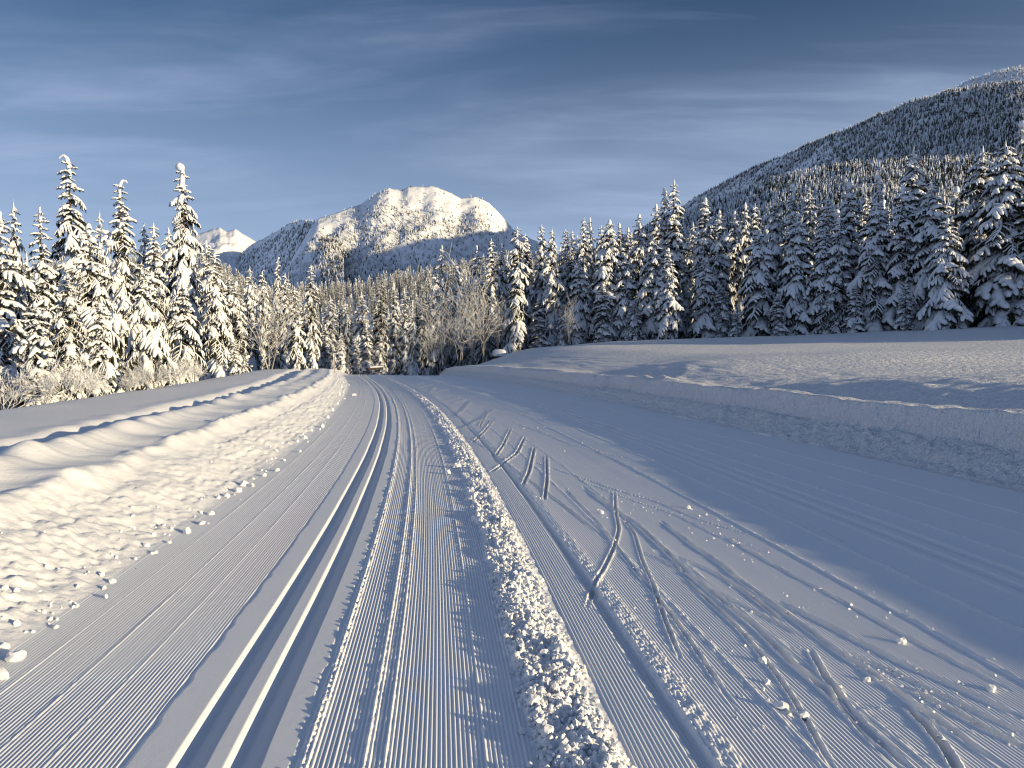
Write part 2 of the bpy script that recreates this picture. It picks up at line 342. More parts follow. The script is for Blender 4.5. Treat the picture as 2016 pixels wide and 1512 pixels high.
rowsA = np.concatenate([np.linspace(-7, rowsA[0] - .04, 26), rowsA])
def grid(us, ys, snap=None):
    U, Y = np.meshgrid(us, ys); X = Xc(Y) + U; Z = relief(U, Y); stamp(X, Y, Z)
    return X, Y, Z
def quads(nr, nc, off=0):
    i = np.arange(nr - 1)[:, None] * nc + np.arange(nc - 1)[None, :]
    return np.stack([i, i + 1, i + nc + 1, i + nc], -1).reshape(-1, 4) + off
def pair(name, uA, uB, mat, **props):
    XA, YA, ZA = grid(uA, rowsA); XB, YB, ZB = grid(uB, rowsBC)
    ZA[-1] = np.interp(uA, uB, ZB[0])
    V = np.concatenate([np.stack([XA, YA, ZA], -1).reshape(-1, 3), np.stack([XB, YB, ZB], -1).reshape(-1, 3)])
    Q = np.concatenate([quads(len(rowsA), len(uA)), quads(len(rowsBC), len(uB), XA.size)])
    return link(name, mesh_from(name, V, Q, mat, name != 'ski_trail'), **props)
pair("ski_trail", np.concatenate([fineA, fineR]), coarse, M_TRAIL, kind='structure')
lc = np.concatenate([leftc, [UL0]]); rc = np.concatenate([[UR0], rightc])
pair("snow_bank", lc, lc, M_BANK, kind='structure')
pair("snow_meadow", rc, rc, M_MEADOW, kind='structure')
def gz(x, y):
    x = np.asarray(x, float); y = np.asarray(y, float)
    return relief(x - Xc(y), y)

# ------------------------------------------------------------------ tube / blob building blocks
class Buf:
    def __init__(s): s.V = []; s.T = []; s.n = 0
    def add(s, V, T): s.V.append(np.asarray(V, float)); s.T.append(np.asarray(T, int).reshape(-1, 3) + s.n); s.n += len(V)
    def out(s): return (np.concatenate(s.V), np.concatenate(s.T)) if s.V else (np.zeros((0, 3)), np.zeros((0, 3), int))
def tube(path, rad, sides, zs=1.0, jit=0.0, rg=rng):
    path = np.asarray(path, float); n = len(path); rad = np.broadcast_to(rad, (n,))
    t = np.gradient(path, axis=0); t /= np.linalg.norm(t, axis=1)[:, None] + 1e-9
    up = np.array([0, 0, 1.0]); side = np.cross(t, up); ln = np.linalg.norm(side, axis=1)
    side[ln < .05] = (1, 0, 0); side /= np.linalg.norm(side, axis=1)[:, None]
    upv = np.cross(side, t)
    a = np.arange(sides) * 2 * np.pi / sides + np.pi / 2
    rr = rad[:, None] * (1 + jit * rg.uniform(-1, 1, (n, sides)))
    V = path[:, None, :] + rr[..., None] * (np.cos(a)[None, :, None] * side[:, None, :] + zs * np.sin(a)[None, :, None] * upv[:, None, :])
    V = V.reshape(-1, 3); T = []
    for i in range(n - 1):
        for j in range(sides):
            p, q = i * sides + j, i * sides + (j + 1) % sides
            T += [(p, q, q + sides), (p, q + sides, p + sides)]
    return V, np.array(T)
_ico = {}
def ico(level):
    if level not in _ico:
        bm = bmesh.new(); bmesh.ops.create_icosphere(bm, subdivisions=level, radius=1.0)
        _ico[level] = (np.array([v.co[:] for v in bm.verts]), np.array([[v.index for v in f.verts] for f in bm.faces])); bm.free()
    return _ico[level]
def blob(c, r, level=2, rough=.15, rg=rng):
    V, T = ico(level); ph = rg.uniform(0, 50)
    n = fbm(V[:, 0] * 1.3 + ph, V[:, 1] * 1.3 + V[:, 2] * 1.7 + ph, 2, 3)
    return np.asarray(c) + V * (1 + rough * 2 * n)[:, None] * np.asarray(r), T
def xf(V, M): 
    M = np.array(M); return V @ M[:3, :3].T + M[:3, 3]

# ------------------------------------------------------------------ boughs
def make_bough(seed, rs, droop, ntw, segs=4, sides=5, fringe=4, tw_len=.42, rise=.12, hang=.5):
    rg = np.random.default_rng(seed); S, N = Buf(), Buf()
    def spine(t): return np.array([t * (1 - .12 * t), .05 * math.sin(t * 5 + seed), rise * t - droop * t * t])
    tw = [(1.0, 0)] + [(.14 + .80 * (k + rg.uniform(-.3, .3)) / ntw, 1 if k % 2 else -1) for k in range(ntw)]
    sp_ = np.array([spine(t) for t in np.linspace(0, 1, 6)])
    V, T = tube(sp_ + (0, 0, rs * .35), rs * 1.15 * np.array([.5, .9, 1.0, .95, .8, .4]), sides, .75, .2, rg); S.add(V, T)
    V, T = tube(sp_ - (0, 0, rs * .25), [.035, .03, .025, .022, .018, .01], 3); N.add(V, T)
    for t, sd in tw[1:]:
        b = spine(t); l = tw_len * (1 - .5 * t) * rg.uniform(.75, 1.2); ang = (1.05 - .45 * t) * sd + rg.uniform(-.15, .15)
        q = np.linspace(0, 1, segs + 1); dr = hang * rg.uniform(.6, 1.3)
        path = b + np.stack([np.cos(ang) * l * q * (1 - .15 * q), np.sin(ang) * l * q * (1 - .15 * q), -dr * l * q ** 1.6 - droop * .3 * q * l], 1)
        r = rs * rg.uniform(.65, 1.15) * np.sin(np.pi * (.16 + .78 * q)) ** .6
        if rg.random() > .10:
            V, T = tube(path + (0, 0, rs * .3), r, sides, .8, .22, rg); S.add(V, T)
        V, T = tube(path - (0, 0, rs * .40), r * .62, 3, .8, .3, rg); N.add(V, T)
        for i in range(fringe):
            for s2 in (-1, 1):
                p = path[min(segs, int((i + .6) / fringe * segs))] - (0, 0, rs * .3)
                d = np.array([math.cos(ang + s2 * .9), math.sin(ang + s2 * .9), -1.0 + rg.uniform(-.3, .5)]) * rg.uniform(.07, .16)
                wv = np.array([math.cos(ang), math.sin(ang), -.3]) * .022
                N.add([p - wv, p + wv, p + d], [(0, 1, 2)])
    for i in range(fringe * 2):
        for s2 in (-1, 1):
            p = spine((i + .5) / (fringe * 2)) - (0, 0, rs * .3); d = np.array([.5, s2 * .8, -.9]) * rg.uniform(.08, .15)
            N.add([p - (.02, 0, 0), p + (.02, 0, 0), p + d], [(0, 1, 2)])
    return S.out(), N.out()
M_CHUNK = snow_material('loose_snow', [])
BOUGHS = {
 'hemlock': [make_bough(100 + i, .050 + .012 * i, .46 + .12 * (i % 3), 12, hang=.95) for i in range(4)],
 'fir':     [make_bough(200 + i, .066 + .013 * i, .36 + .08 * (i % 3), 10, hang=.65, tw_len=.38) for i in range(4)],
 'stub':    [make_bough(300 + i, .088 + .02 * i, .25, 5, hang=.4, tw_len=.40, fringe=3) for i in range(2)],
 'dark':    [make_bough(400 + i, .022, .35, 11, hang=.4, fringe=6) for i in range(2)],
 'low':     [make_bough(500 + i, .050, .35, 5, segs=2, sides=4, fringe=2, hang=.5) for i in range(3)],
 'lowdark': [make_bough(700 + i, .022, .35, 5, segs=2, sides=3, fringe=3, hang=.5) for i in range(2)],
 'lowstub': [make_bough(600 + i, .14, .25, 2, segs=2, sides=3, fringe=2) for i in range(2)],
}
BM = {}
def bough_mesh(style, i):
    if (style, i) not in BM:
        (sv, st), (nv, nt_) = BOUGHS[style][i]
        BM[(style, i)] = (mesh_from("bough_snow", sv, st, M_SNOW), mesh_from("bough", nv, nt_, M_NEEDLE, False))
    return BM[(style, i)]

def layout(h, rad, nb, style, seed, low=False, shape=.72, bare=.04, gap=.18, shelter=.15):
    rg = np.random.default_rng(seed); out = []
    lean = rg.uniform(-.02, .02, 2) * h
    for i in range(nb):
        s = (i + rg.uniform(-.4, .4)) / nb; s = np.clip(s, 0, .985); s = s ** 1.05
        az = i * 2.39996 + rg.uniform(-.35, .35)
        lump = 1 + gap * 1.6 * vnoise(np.array([s * 7.0 + seed]), np.array([az * 1.3]), seed)[0]
        L = rad * (1 - s) ** shape * lump * rg.uniform(.82, 1.15) * (.72 + .28 * ss(0, .12, s)) + .10 * rad + .10
        if rg.random() < gap * .35: L *= rg.uniform(.35, .7)
        pitch = (R(34) * (1 - s) + R(0)) + rg.uniform(-R(13), R(13)) if style != 'hemlock' else (R(46) * (1 - s) + R(2)) + rg.uniform(-R(17), R(17))
        small = L < .85 if not low else L < .9
        key = ('lowstub' if small else 'low') if low else ('dark' if style == 'dark' else ('stub' if small else style))
        if rg.random() < shelter * (1.15 - .75 * ss(.30, .85, s)): key = 'lowdark' if low else 'dark'
        idx = int(rg.integers(len(BOUGHS[key])))
        z = h * (bare + (1 - bare) * s)
        M = Matrix.Translation((lean[0] * s, lean[1] * s, z)) @ Matrix.Rotation(az, 4, 'Z') @ Matrix.Rotation(pitch, 4, 'Y') @ Matrix.Rotation(rg.uniform(-.3, .3), 4, 'X') @ Matrix.Diagonal((L, L * rg.uniform(.9, 1.3), L * rg.uniform(.85, 1.25), 1))
        out.append((key, idx, M))
    return out, lean
def cap_geo(kind, h, lean, seed):
    rg = np.random.default_rng(seed + 9); B = Buf(); top = np.array([lean[0], lean[1], h])
    sc_ = h / 10.0; sg = -1 if seed % 2 else 1
    if kind == 'curl':
        p = [top + (0, 0, -.7 * sc_), top + (0.02 * sg, 0, -.3 * sc_), top + (-.06 * sg, 0, 0), top + (-.18 * sg, 0, .12 * sc_), top + (-.32 * sg, 0, .08 * sc_), top + (-.38 * sg, 0, 0)]
        V, T = tube(p, np.array([.09, .09, .075, .06, .045, .02]) * sc_, 7, 1, .15, rg); B.add(V, T)
    elif kind == 'ball':
        V, T = tube([top + (0, 0, -.9 * sc_), top + (.05, 0, -.4 * sc_), top + (.04, 0, 0)], np.array([.14, .12, .09]) * sc_, 7, 1, .2, rg); B.add(V, T)
        B.add(*blob(top + (-.08 * sc_, 0, .10 * sc_), np.array([.20, .20, .19]) * sc_, 2, .10, rg))
    elif kind == 'egg':
        B.add(*blob(top + (0, 0, -.15 * sc_), np.array([.17, .17, .34]) * sc_, 2, .14, rg)); B.add(*blob(top + (.1, 0, -.75 * sc_), np.array([.24, .22, .2]) * sc_, 2, .18, rg))
    else:
        V, T = tube([top + (0, 0, -.8 * sc_), top + (.02, 0, -.35 * sc_), top + (0, 0, .0), top + (.02, 0, .22 * sc_)], np.array([.09, .075, .045, .012]) * sc_, 6, 1, .3, rg); B.add(V, T)
    return B
def lumps_geo(lay, n, seed, size, B=None):
    rg = np.random.default_rng(seed + 33); B = B or Buf()
    for j in rg.choice(int(len(lay) * .8), size=min(n, len(lay)), replace=False):
        key, idx, M = lay[j]; c = np.array(M @ Vector((rg.uniform(.55, .9), rg.uniform(-.1, .1), .0)))
        s = size * rg.uniform(.5, 1.15); B.add(*blob(c + (0, 0, s * .1), (s * rg.uniform(.8, 1.3), s * rg.uniform(.8, 1.3), s * rg.uniform(.55, .85)), 2, .22, rg))
    return B
def trunk_geo(h, lean, sides=7):
    r = .017 * h; t = np.linspace(0, 1, 6)
    return tube(np.stack([lean[0] * t, lean[1] * t, -.6 + (h * .98 + .6) * t], 1), r * (1 - .93 * t) , sides, 1, .05)
def joined(lay, want):
    B = Buf()
    for key, idx, M in lay:
        V, T = BOUGHS[key][idx][want]; B.add(xf(V, M), T)
    return B

ORD = "first second third fourth fifth sixth seventh eighth ninth tenth eleventh twelfth thirteenth fourteenth fifteenth sixteenth seventeenth eighteenth nineteenth twentieth".split()
TENS = {20: 'twenty', 30: 'thirty', 40: 'forty', 50: 'fifty', 60: 'sixty', 70: 'seventy', 80: 'eighty', 90: 'ninety'}
TENTH = {30: 'thirtieth', 40: 'fortieth', 50: 'fiftieth', 60: 'sixtieth', 70: 'seventieth', 80: 'eightieth', 90: 'ninetieth'}
def ordinal(n):
    if n <= 20: return ORD[n - 1]
    if n % 10 == 0: return TENTH[n]
    return TENS[n // 10 * 10] + '-' + ORD[n % 10 - 1]

def hero_tree(x, y, h, rad, nb, style, cap, seed, label, group, lump=6, rz=0, shape=.72, gap=.18, shelter=.15):
    z = float(gz(x, y)); t = empty("snowy_conifer", (x, y, z), rz, label=label, category="tree", group=group)
    lay, lean = layout(h, rad, nb, style, seed, shape=shape, gap=gap, shelter=shelter)
    link("trunk", mesh_from("trunk", *trunk_geo(h, lean), M_BARK), t)
    for key, idx, M in lay:
        ms, mn = bough_mesh(key, idx)
        b = link("bough", mn, t); b.matrix_local = M
        s = link("snow_load", ms, b)
    B = cap_geo(cap, h, lean, seed); link("snow_cap", mesh_from("snow_cap", *B.out(), M_SNOW), t)
    if lump:
        for j in range(lump):
            lb = lumps_geo(lay, 1, seed + 71 * j, .017 * h + .07)
            link("snow_lump", mesh_from("snow_lump", *lb.out(), M_SNOW), t)
    return t

# joined variants for the trees further back: trunk, needles, snow
VAR = {}
def variant(kind, i):
    """unit: height 10 m; returns meshes trunk, needles, snow"""
    if (kind, i) in VAR: return VAR[(kind, i)]
    seed = {'hemlock': 1000, 'fir': 2000, 'dark': 3000}[kind] + i * 17
    rad = {'hemlock': 1.75, 'fir': 1.85, 'dark': 1.7}[kind]
    lay, lean = layout(10.0, rad, 104, kind, seed, shape=.62, shelter=.5)
    caps = {'hemlock': ['curl', 'spire', 'ball', 'spire'], 'fir': ['egg', 'spire', 'ball', 'spire'], 'dark': ['spire'] * 4}[kind]
    snow = joined(lay, 0); c = cap_geo(caps[i % 4], 10.0, lean, seed)
    if kind != 'dark': snow.add(*c.out()); lumps_geo(lay, 12, seed, .22, snow)
    r = (mesh_from("trunk", *trunk_geo(10.0, lean, 5), M_BARK), mesh_from("needles", *joined(lay, 1).out(), M_NEEDLE, False), mesh_from("snow_load", *snow.out(), M_SNOW))
    VAR[(kind, i)] = r; return r
LOWV = {}
def low_variant(i, nb=58, rad=1.7):
    if i in LOWV: return LOWV[i]
    lay, lean = layout(10.0, rad * (1 + .12 * (i % 3 - 1)), nb, 'fir', 4000 + i * 13, low=True, shelter=.75)
    s = joined(lay, 0); s.add(*cap_geo(['spire', 'egg', 'spire', 'ball'][i % 4], 10.0, lean, i).out()); sv, st = s.out()
    n = joined(lay, 1); n.add(*trunk_geo(10.0, lean, 4)); nv, nt_ = n.out()
    core = tube([(0, 0, .3), (0, 0, 4), (0, 0, 9)], [.30, .2, .05], 5, 1, .4); nv, nt_ = np.concatenate([nv, core[0]]), np.concatenate([nt_, core[1] + len(nv)])
    me = mesh_from("snowy_conifer", np.concatenate([sv, nv]), np.concatenate([st, nt_ + len(sv)]), M_SNOW)
    me.materials.append(M_NEEDLE); mi = np.zeros(len(st) + len(nt_), np.int32); mi[len(st):] = 1; me.polygons.foreach_set("material_index", mi)
    LOWV[i] = me; return me

# ------------------------------------------------------------------ where the trees stand
def left_depth(px, off):
    a = (px - 1008) / FPX; ds = np.linspace(10, 140, 1300); f = a * ds - (Xc(ds) - off)
    i = np.argmax(f < 0) if (f < 0).any() else len(ds) - 1
    return float(ds[i])
FR = lambda px: float(np.interp(px, [820, 980, 1200, 1500, 1800, 2016, 2200], [118, 112, 104, 96, 87, 81, 77]))
TREES = []   # zone, px, tip_y, depth, width_px, style, cap, hero, label or None
def T(zone, px, ty, d, w, style='fir', cap='spire', hero=False, label=None): TREES.append([zone, px, ty, d, w, style, cap, hero, label])
LD = left_depth
# left group
T('left', 152, 312, LD(152, 12.5), 155, 'hemlock', 'curl', True, "tallest conifer on the left, its snowy tip curled over")
T('left', 245, 362, LD(245, 12.5), 120, 'hemlock', 'curl', True, "conifer with a thin hooked tip, between the tallest tree and the ball-capped tree")
T('left', 375, 335, LD(375, 12.5), 120, 'hemlock', 'ball', True, "slender conifer on the left topped by a round ball of snow")
T('left', 89, 412, LD(89, 12.5), 95, 'hemlock', 'spire', True, "conifer with narrow white top just left of the tallest left-hand tree")
T('left', 8, 423, LD(8, 11), 130, 'hemlock', 'ball', True, "conifer cut off by the left border, heavy with lit snow")
T('left', 30, 402, LD(30, 15.5), 80, 'hemlock', 'curl', False, "thin conifer with a fine drooping tip nearest the left border, in the back")
T('left', 182, 446, LD(182, 11), 125, 'hemlock', 'egg', True, "conifer topped by a big lump of snow, in front of the tallest left tree")
T('left', 207, 421, LD(207, 16), 70, 'hemlock', 'spire', False, "small-topped conifer behind, right beside the tallest left-hand tree")
T('left', 289, 445, LD(289, 16), 70, 'hemlock', 'spire')
T('left', 311, 443, LD(311, 13), 85, 'hemlock', 'spire', True, "darker conifer standing just left of the ball-capped tree")
T('left', 336, 452, LD(336, 15), 80, 'hemlock', 'egg')
T('left', 411, 475, LD(411, 13), 100, 'hemlock', 'spire')
T('left', 200, 600, LD(200, 9.6), 150, 'hemlock', 'egg', True, "broad low conifer with hanging snow fans at the front of the left group")
T('left', 75, 598, LD(75, 9.6), 110, 'hemlock', 'egg', True, "short lumpy conifer low at the front, above the bare arching bush")
T('left', 361, 560, LD(361, 9.8), 130, 'hemlock', 'egg', True, "mid-height lit conifer below and in front of the ball-capped tree")
T('left', 285, 520, LD(285, 10.5), 120, 'hemlock', 'spire', True, "fully white-lit conifer below the hooked-tip tree, front of the left group")
T('left', 425, 500, LD(425, 10.5), 95, 'hemlock', 'spire', True, "narrow lit conifer where the left group slopes down to the hill")
T('left', 448, 545, LD(448, 12.5), 80, 'hemlock', 'spire')
T('left', 130, 540, LD(130, 10.5), 110, 'hemlock', 'spire')
T('left', 461, 673, LD(461, 8.4), 34, 'hemlock', 'egg', True, "knee-high snowy sapling standing alone at the right end of the left group")
T('left', 480, 700, LD(480, 8.4), 24, 'hemlock', 'egg', True, "smallest snow-smothered sapling, right beside the knee-high one")
T('left', 470, 560, LD(470, 11.5), 70, 'hemlock', 'spire')
T('left', -60, 395, LD(-60, 12), 150, 'hemlock', 'spire')
T('left', -50, 560, LD(-50, 9.2), 140, 'hemlock', 'egg')
# centre group
for px, ty, d, w, st, cp_ in [(498, 527, 92, 60, 'hemlock', 'spire'), (519, 535, 98, 55, 'hemlock', 'spire'), (549, 510, 112, 40, 'hemlock', 'spire'), (613, 523, 88, 62, 'hemlock', 'spire'),
      (583, 566, 82, 62, 'hemlock', 'spire'), (716, 576, 96, 66, 'hemlock', 'spire'), (776, 556, 96, 42, 'hemlock', 'spire'), (799, 569, 92, 46, 'hemlock', 'spire'), (814, 615, 86, 40, 'hemlock', 'spire'),
      (681, 597, 106, 44, 'hemlock', 'spire'), (672, 657, 84, 34, 'hemlock', 'spire'), (747, 662, 84, 40, 'hemlock', 'spire'), (700, 668, 88, 36, 'hemlock', 'spire'), (650, 585, 104, 50, 'fir', 'spire'), (640, 640, 90, 40, 'fir', 'spire'),
      (750, 549, 108, 66, 'dark', 'spire'), (722, 640, 86, 40, 'fir', 'spire'), (858, 523, 112, 52, 'fir', 'spire'), (871, 487, 125, 50, 'fir', 'spire'), (897, 517, 125, 42, 'fir', 'spire'), (970, 471, 120, 52, 'fir', 'spire'),
      (989, 481, 128, 48, 'fir', 'spire'), (937, 487, 130, 70, 'fir', 'egg'), (1015, 448, 106, 82, 'hemlock', 'spire'), (833, 560, 112, 44, 'dark', 'spire'), (565, 540, 106, 54, 'fir', 'spire'), (540, 600, 90, 50, 'dark', 'spire'), (915, 560, 118, 60, 'fir', 'spire'), (955, 540, 112, 60, 'dark', 'spire')]:
    T('centre', px, ty, d, w, st, cp_)
for r_ in TREES:
    if r_[0] == 'centre' and r_[1] in (716, 776, 799, 1015, 613, 583): r_[7] = True
# right group
for px, ty, row, w, st, cp_, hero in [
      (1036, 462, 2, 60, 'fir', 'spire', 0), (1064, 443, 2, 55, 'fir', 'spire', 0), (1087, 454, 1, 66, 'hemlock', 'spire', 1), (1110, 452, 3, 55, 'fir', 'spire', 0), (1125, 459, 3, 66, 'fir', 'egg', 0),
      (1151, 430, 2, 50, 'fir', 'spire', 0), (1160, 432, 3, 44, 'fir', 'spire', 0), (1143, 507, 0, 76, 'fir', 'spire', 1), (1180, 445, 3, 50, 'fir', 'spire', 0), (1194, 436, 0, 96, 'fir', 'egg', 1), (1219, 443, 2, 60, 'fir', 'spire', 0),
      (1236, 451, 3, 50, 'fir', 'spire', 0), (1255, 425, 2, 72, 'fir', 'spire', 0), (1230, 507, 0, 84, 'fir', 'spire', 1), (1290, 405, 2, 66, 'fir', 'spire', 0), (1306, 373, 1, 72, 'hemlock', 'egg', 1), (1323, 361, 1, 80, 'fir', 'spire', 1), (1283, 470, 0, 110, 'fir', 'spire', 1),
      (1317, 490, -.6, 66, 'fir', 'egg', 1), (1347, 523, 1, 50, 'hemlock', 'egg', 0), (1361, 440, 2, 60, 'fir', 'spire', 0), (1386, 393, 1, 80, 'fir', 'egg', 1), (1414, 418, 1, 72, 'fir', 'spire', 0), (1442, 419, 2, 66, 'fir', 'spire', 0), (1389, 509, 0, 90, 'fir', 'spire', 1),
      (1464, 402, 2, 54, 'fir', 'spire', 0), (1486, 402, 3, 60, 'fir', 'spire', 0), (1519, 382, 1, 84, 'hemlock', 'spire', 1), (1494, 451, 0, 110, 'fir', 'spire', 1), (1555, 369, 1, 76, 'fir', 'ball', 1), (1568, 427, 0, 96, 'fir', 'spire', 1), (1591, 369, 2, 66, 'fir', 'spire', 0),
      (1626, 388, 1, 76, 'fir', 'spire', 0), (1622, 450, 0, 92, 'fir', 'spire', 1), (1645, 431, 0, 84, 'fir', 'spire', 0), (1666, 363, 1, 86, 'fir', 'egg', 1), (1703, 385, 2, 70, 'fir', 'spire', 0), (1726, 352, 1, 80, 'hemlock', 'ball', 1), (1722, 396, 0, 120, 'fir', 'spire', 1),
      (1785, 296, 1, 110, 'fir', 'spire', 1), (1770, 369, 0, 100, 'fir', 'spire', 0), (1810, 337, 1, 80, 'fir', 'ball', 0), (1823, 365, 0, 130, 'fir', 'spire', 1), (1843, 381, 2, 60, 'fir', 'spire', 0), (1858, 434, -.5, 120, 'fir', 'egg', 1), (1915, 296, .6, 150, 'fir', 'spire', 1),
      (1971, 283, 0, 165, 'fir', 'spire', 1), (1994, 250, 1, 130, 'hemlock', 'ball', 1), (2040, 320, 0, 170, 'fir', 'spire', 0), (2100, 260, 1, 160, 'fir', 'spire', 0), (2170, 330, 0, 160, 'fir', 'spire', 0), (1420, 560, 0, 80, 'fir', 'spire', 0), (1187, 560, -.3, 70, 'fir', 'spire', 0),
      (1110, 600, -.4, 50, 'hemlock', 'spire', 0), (1060, 590, -.4, 60, 'fir', 'spire', 0), (1250, 590, -.5, 70, 'fir', 'spire', 0), (1450, 600, -.4, 70, 'fir', 'egg', 0), (1530, 580, -.4, 90, 'fir', 'spire', 0), (1680, 560, -.3, 90, 'fir', 'spire', 0), (1780, 560, -.5, 80, 'fir', 'egg', 0)]:
    T('right', px, ty, FR(px) + 7.5 * row, w, st, cp_, bool(hero))
SPECIAL = {(1194, 436): "dark narrow conifer topped by a tall egg of lit snow", (1317, 490): "short sunlit conifer standing out against the dark trees behind it",
  (1323, 361): "tallest sharp-tipped conifer just left of the mountain's foot", (1306, 373): "blunt snow-topped conifer leaning against the tallest sharp-tipped one",
  (1555, 369): "conifer with a round knob of snow on a thin dark neck", (1666, 363): "conifer with a wide lumpy mass of snow on top",
  (1785, 296): "tall tiered conifer rising against the lit forest strip of the mountain", (1994, 250): "highest conifer by the right border, with huge lit snow balls",
  (1971, 283): "wide shaded conifer by the right border in front of the snow-ball tree", (1915, 296): "thick conifer with pillow-like snow, second tall one from the right border",
  (1015, 448): "feathery lit conifer standing above the snow-topped boulder", (750, 549): "dark brownish conifer almost free of snow beyond the trail's end",
  (1386, 393): "conifer with a white pointed cap right below the mountain's left foot", (1519, 382): "conifer with wide lit shoulders left of the knob-topped tree",
  (1858, 434): "short broad shaded conifer with a blunt top in front of taller ones"}
# rows further back, drawn from the envelope of the photographed tree tops
rr = np.random.default_rng(5)
env_x = [450, 520, 600, 700, 800, 870, 940, 1010, 1100, 1200, 1300, 1400, 1500, 1600, 1700, 1800, 1900, 2016, 2150]
env_y = [545, 560, 590, 600, 590, 540, 510, 490, 480, 480, 455, 450, 440, 420, 410, 400, 380, 360, 350]
for i in range(58):
    px = 1000 + (i + rr.uniform(-.4, .4)) * 20; d = FR(px) + rr.uniform(20, 46)
    T('rightback', px, float(np.interp(px, env_x, env_y)) + rr.uniform(-18, 34), d, 0)
for i in range(44):
    px = 480 + (i + rr.uniform(-.4, .4)) * 12.5; d = rr.uniform(112, 165)
    T('centreback', px, float(np.interp(px, env_x, env_y)) + rr.uniform(0, 50), d, 0)
for i in range(34):
    px = -60 + (i + rr.uniform(-.4, .4)) * 16.5; d = LD(px, rr.uniform(17, 30))
    T('leftback', px, float(np.interp(px, [-60, 150, 300, 400, 480, 520], [500, 500, 500, 510, 560, 600])) + rr.uniform(-8, 60), d, 0)
ROWTXT = {'left': ("conifers on the left beside the trail bank", "snow-laden conifer, {} from the left in the left-hand group"),
 'centre': ("conifers beyond the end of the trail", "{} conifer from the left among those beyond the end of the trail"),
 'right': ("conifers along the far edge of the right meadow", "{} conifer from the left in the dense line beyond the right meadow"),
 'rightback': ("conifers behind the dense line beyond the meadow", "{} conifer from the left in the back row behind the meadow's tree line"),
 'centreback': ("conifers at the back beyond the trail", "{} conifer from the left in the back row beyond the end of the trail"),
 'leftback': ("conifers at the back of the left group", "{} conifer from the left in the back row of the left-hand group")}
for zone in ROWTXT:
    lst = sorted([t for t in TREES if t[0] == zone], key=lambda t: t[1])
    for n, t in enumerate(lst):
        zone_, px, ty, d, w, style, cp_, hero, lab = t
        x = (px - 1008) / FPX * d; zg = float(gz(x, d)); h = z_at(ty, d) - zg
        lab = lab or SPECIAL.get((px, ty)) or ROWTXT[zone][1].format(ordinal(n + 1)); grp = ROWTXT[zone][0]
        seed = int(px * 13 + ty * 7) % 9973
        if h < .5: h = .5
        if w == 0:
            o = link("snowy_conifer", low_variant(int(rr.integers(5))), label=lab, category="tree", group=grp)
            o.location = (x, d, zg - .2); s = h / 10.0; wd = s * rr.uniform(.85, 1.15) ; o.scale = (wd, wd, s * 1.01); o.rotation_euler = (0, 0, rr.uniform(0, 6.28)); continue
        hp_ = h / d * FPX; w = min(w, .52 * hp_); rad = w / 2 / FPX * d * 1.02
        if hero:
            nb = int(np.clip(36 + h * 9, 26, 150)) if zone == 'left' else int(np.clip(40 + h * 4.8, 50, 130))
            hero_tree(x, d, h, rad, nb, style, cp_, seed, lab, grp, lump=(5 if zone == 'left' else 6), gap=(.30 if style == 'hemlock' else .18), shape=(.60 if style == 'fir' else .68), shelter={'left': .34, 'centre': .55, 'right': .30}[zone])
        else:
            vi = {'spire': [1, 3], 'egg': [0, 0], 'ball': [2, 2], 'curl': [0, 1]}[cp_][n % 2]
            vi = vi % (3 if style != 'dark' else 1); vi = min(vi, 2)
            e = empty("snowy_conifer", (x, d, zg), seed * 1.7, label=lab, category="tree", group=grp)
            e.scale = (rad / 1.8, rad / 1.8, h / 10.0)
            a, b, c = variant(style, vi)
            link("trunk", a, e); link("needles", b, e, kind='stuff'); link("snow_load", c, e, kind='stuff')

# ------------------------------------------------------------------ bare, snow-coated bushes and small broadleaf trees
def bare_plant(seed, h, spread, stems, upright):
    rg = np.random.default_rng(seed); Wd, Sn = Buf(), Buf()
    def grow(p, d, l, r, depth):
        n = 4; path = [p]; q = p.copy(); dd = d / np.linalg.norm(d)
        for i in range(n):
            dd = dd + rg.uniform(-.13, .13, 3) + np.array([0, 0, -.10 if (depth == 0 and not upright) else .02]); dd /= np.linalg.norm(dd)
            q = q + dd * l / n; path.append(q.copy())
        path = np.array(path); rad = r * np.linspace(1, .45, n + 1)
        Wd.add(*tube(path, rad, 3)); Sn.add(*tube(path + (0, 0, rad[0] * .7), rad * .52 + (.005 if not upright else .011), 4, .9, .4, rg))
        if depth < 2:
            m = 9 if depth == 0 else 5
            for k in range(m):
                t = .25 + .75 * (k + rg.random()) / m; f = min(int(t * n), n - 1); pp = path[f] + (path[f + 1] - path[f]) * (t * n - f)
                side = np.cross(dd, rg.normal(size=3)); side /= np.linalg.norm(side) + 1e-6
                nd = dd * .75 + side * .75 + np.array([0, 0, .15]); grow(pp, nd, l * (.50 - .18 * t) * rg.uniform(.8, 1.3), r * .5, depth + 1)
    for s in range(stems):
        az = rg.uniform(0, 6.28); out = spread * rg.uniform(.3, 1.0)
        grow(np.array([rg.uniform(-.1, .1) * spread, rg.uniform(-.1, .1) * spread, -.1]), np.array([math.cos(az) * out, math.sin(az) * out, h * (1 if upright else .8)]), h * rg.uniform(.8, 1.15), (.0075 * h if upright else .012), 0)
    return mesh_from("stems", *Wd.out(), M_TWIG), mesh_from("snow_load", *Sn.out(), M_SNOW)
BUSH = [bare_plant(31, 2.0, 1.3, 11, False), bare_plant(32, 1.6, 1.4, 10, False)]
BARE = [bare_plant(41, 10.0, 3.0, 5, True), bare_plant(42, 10.0, 2.2, 4, True)]
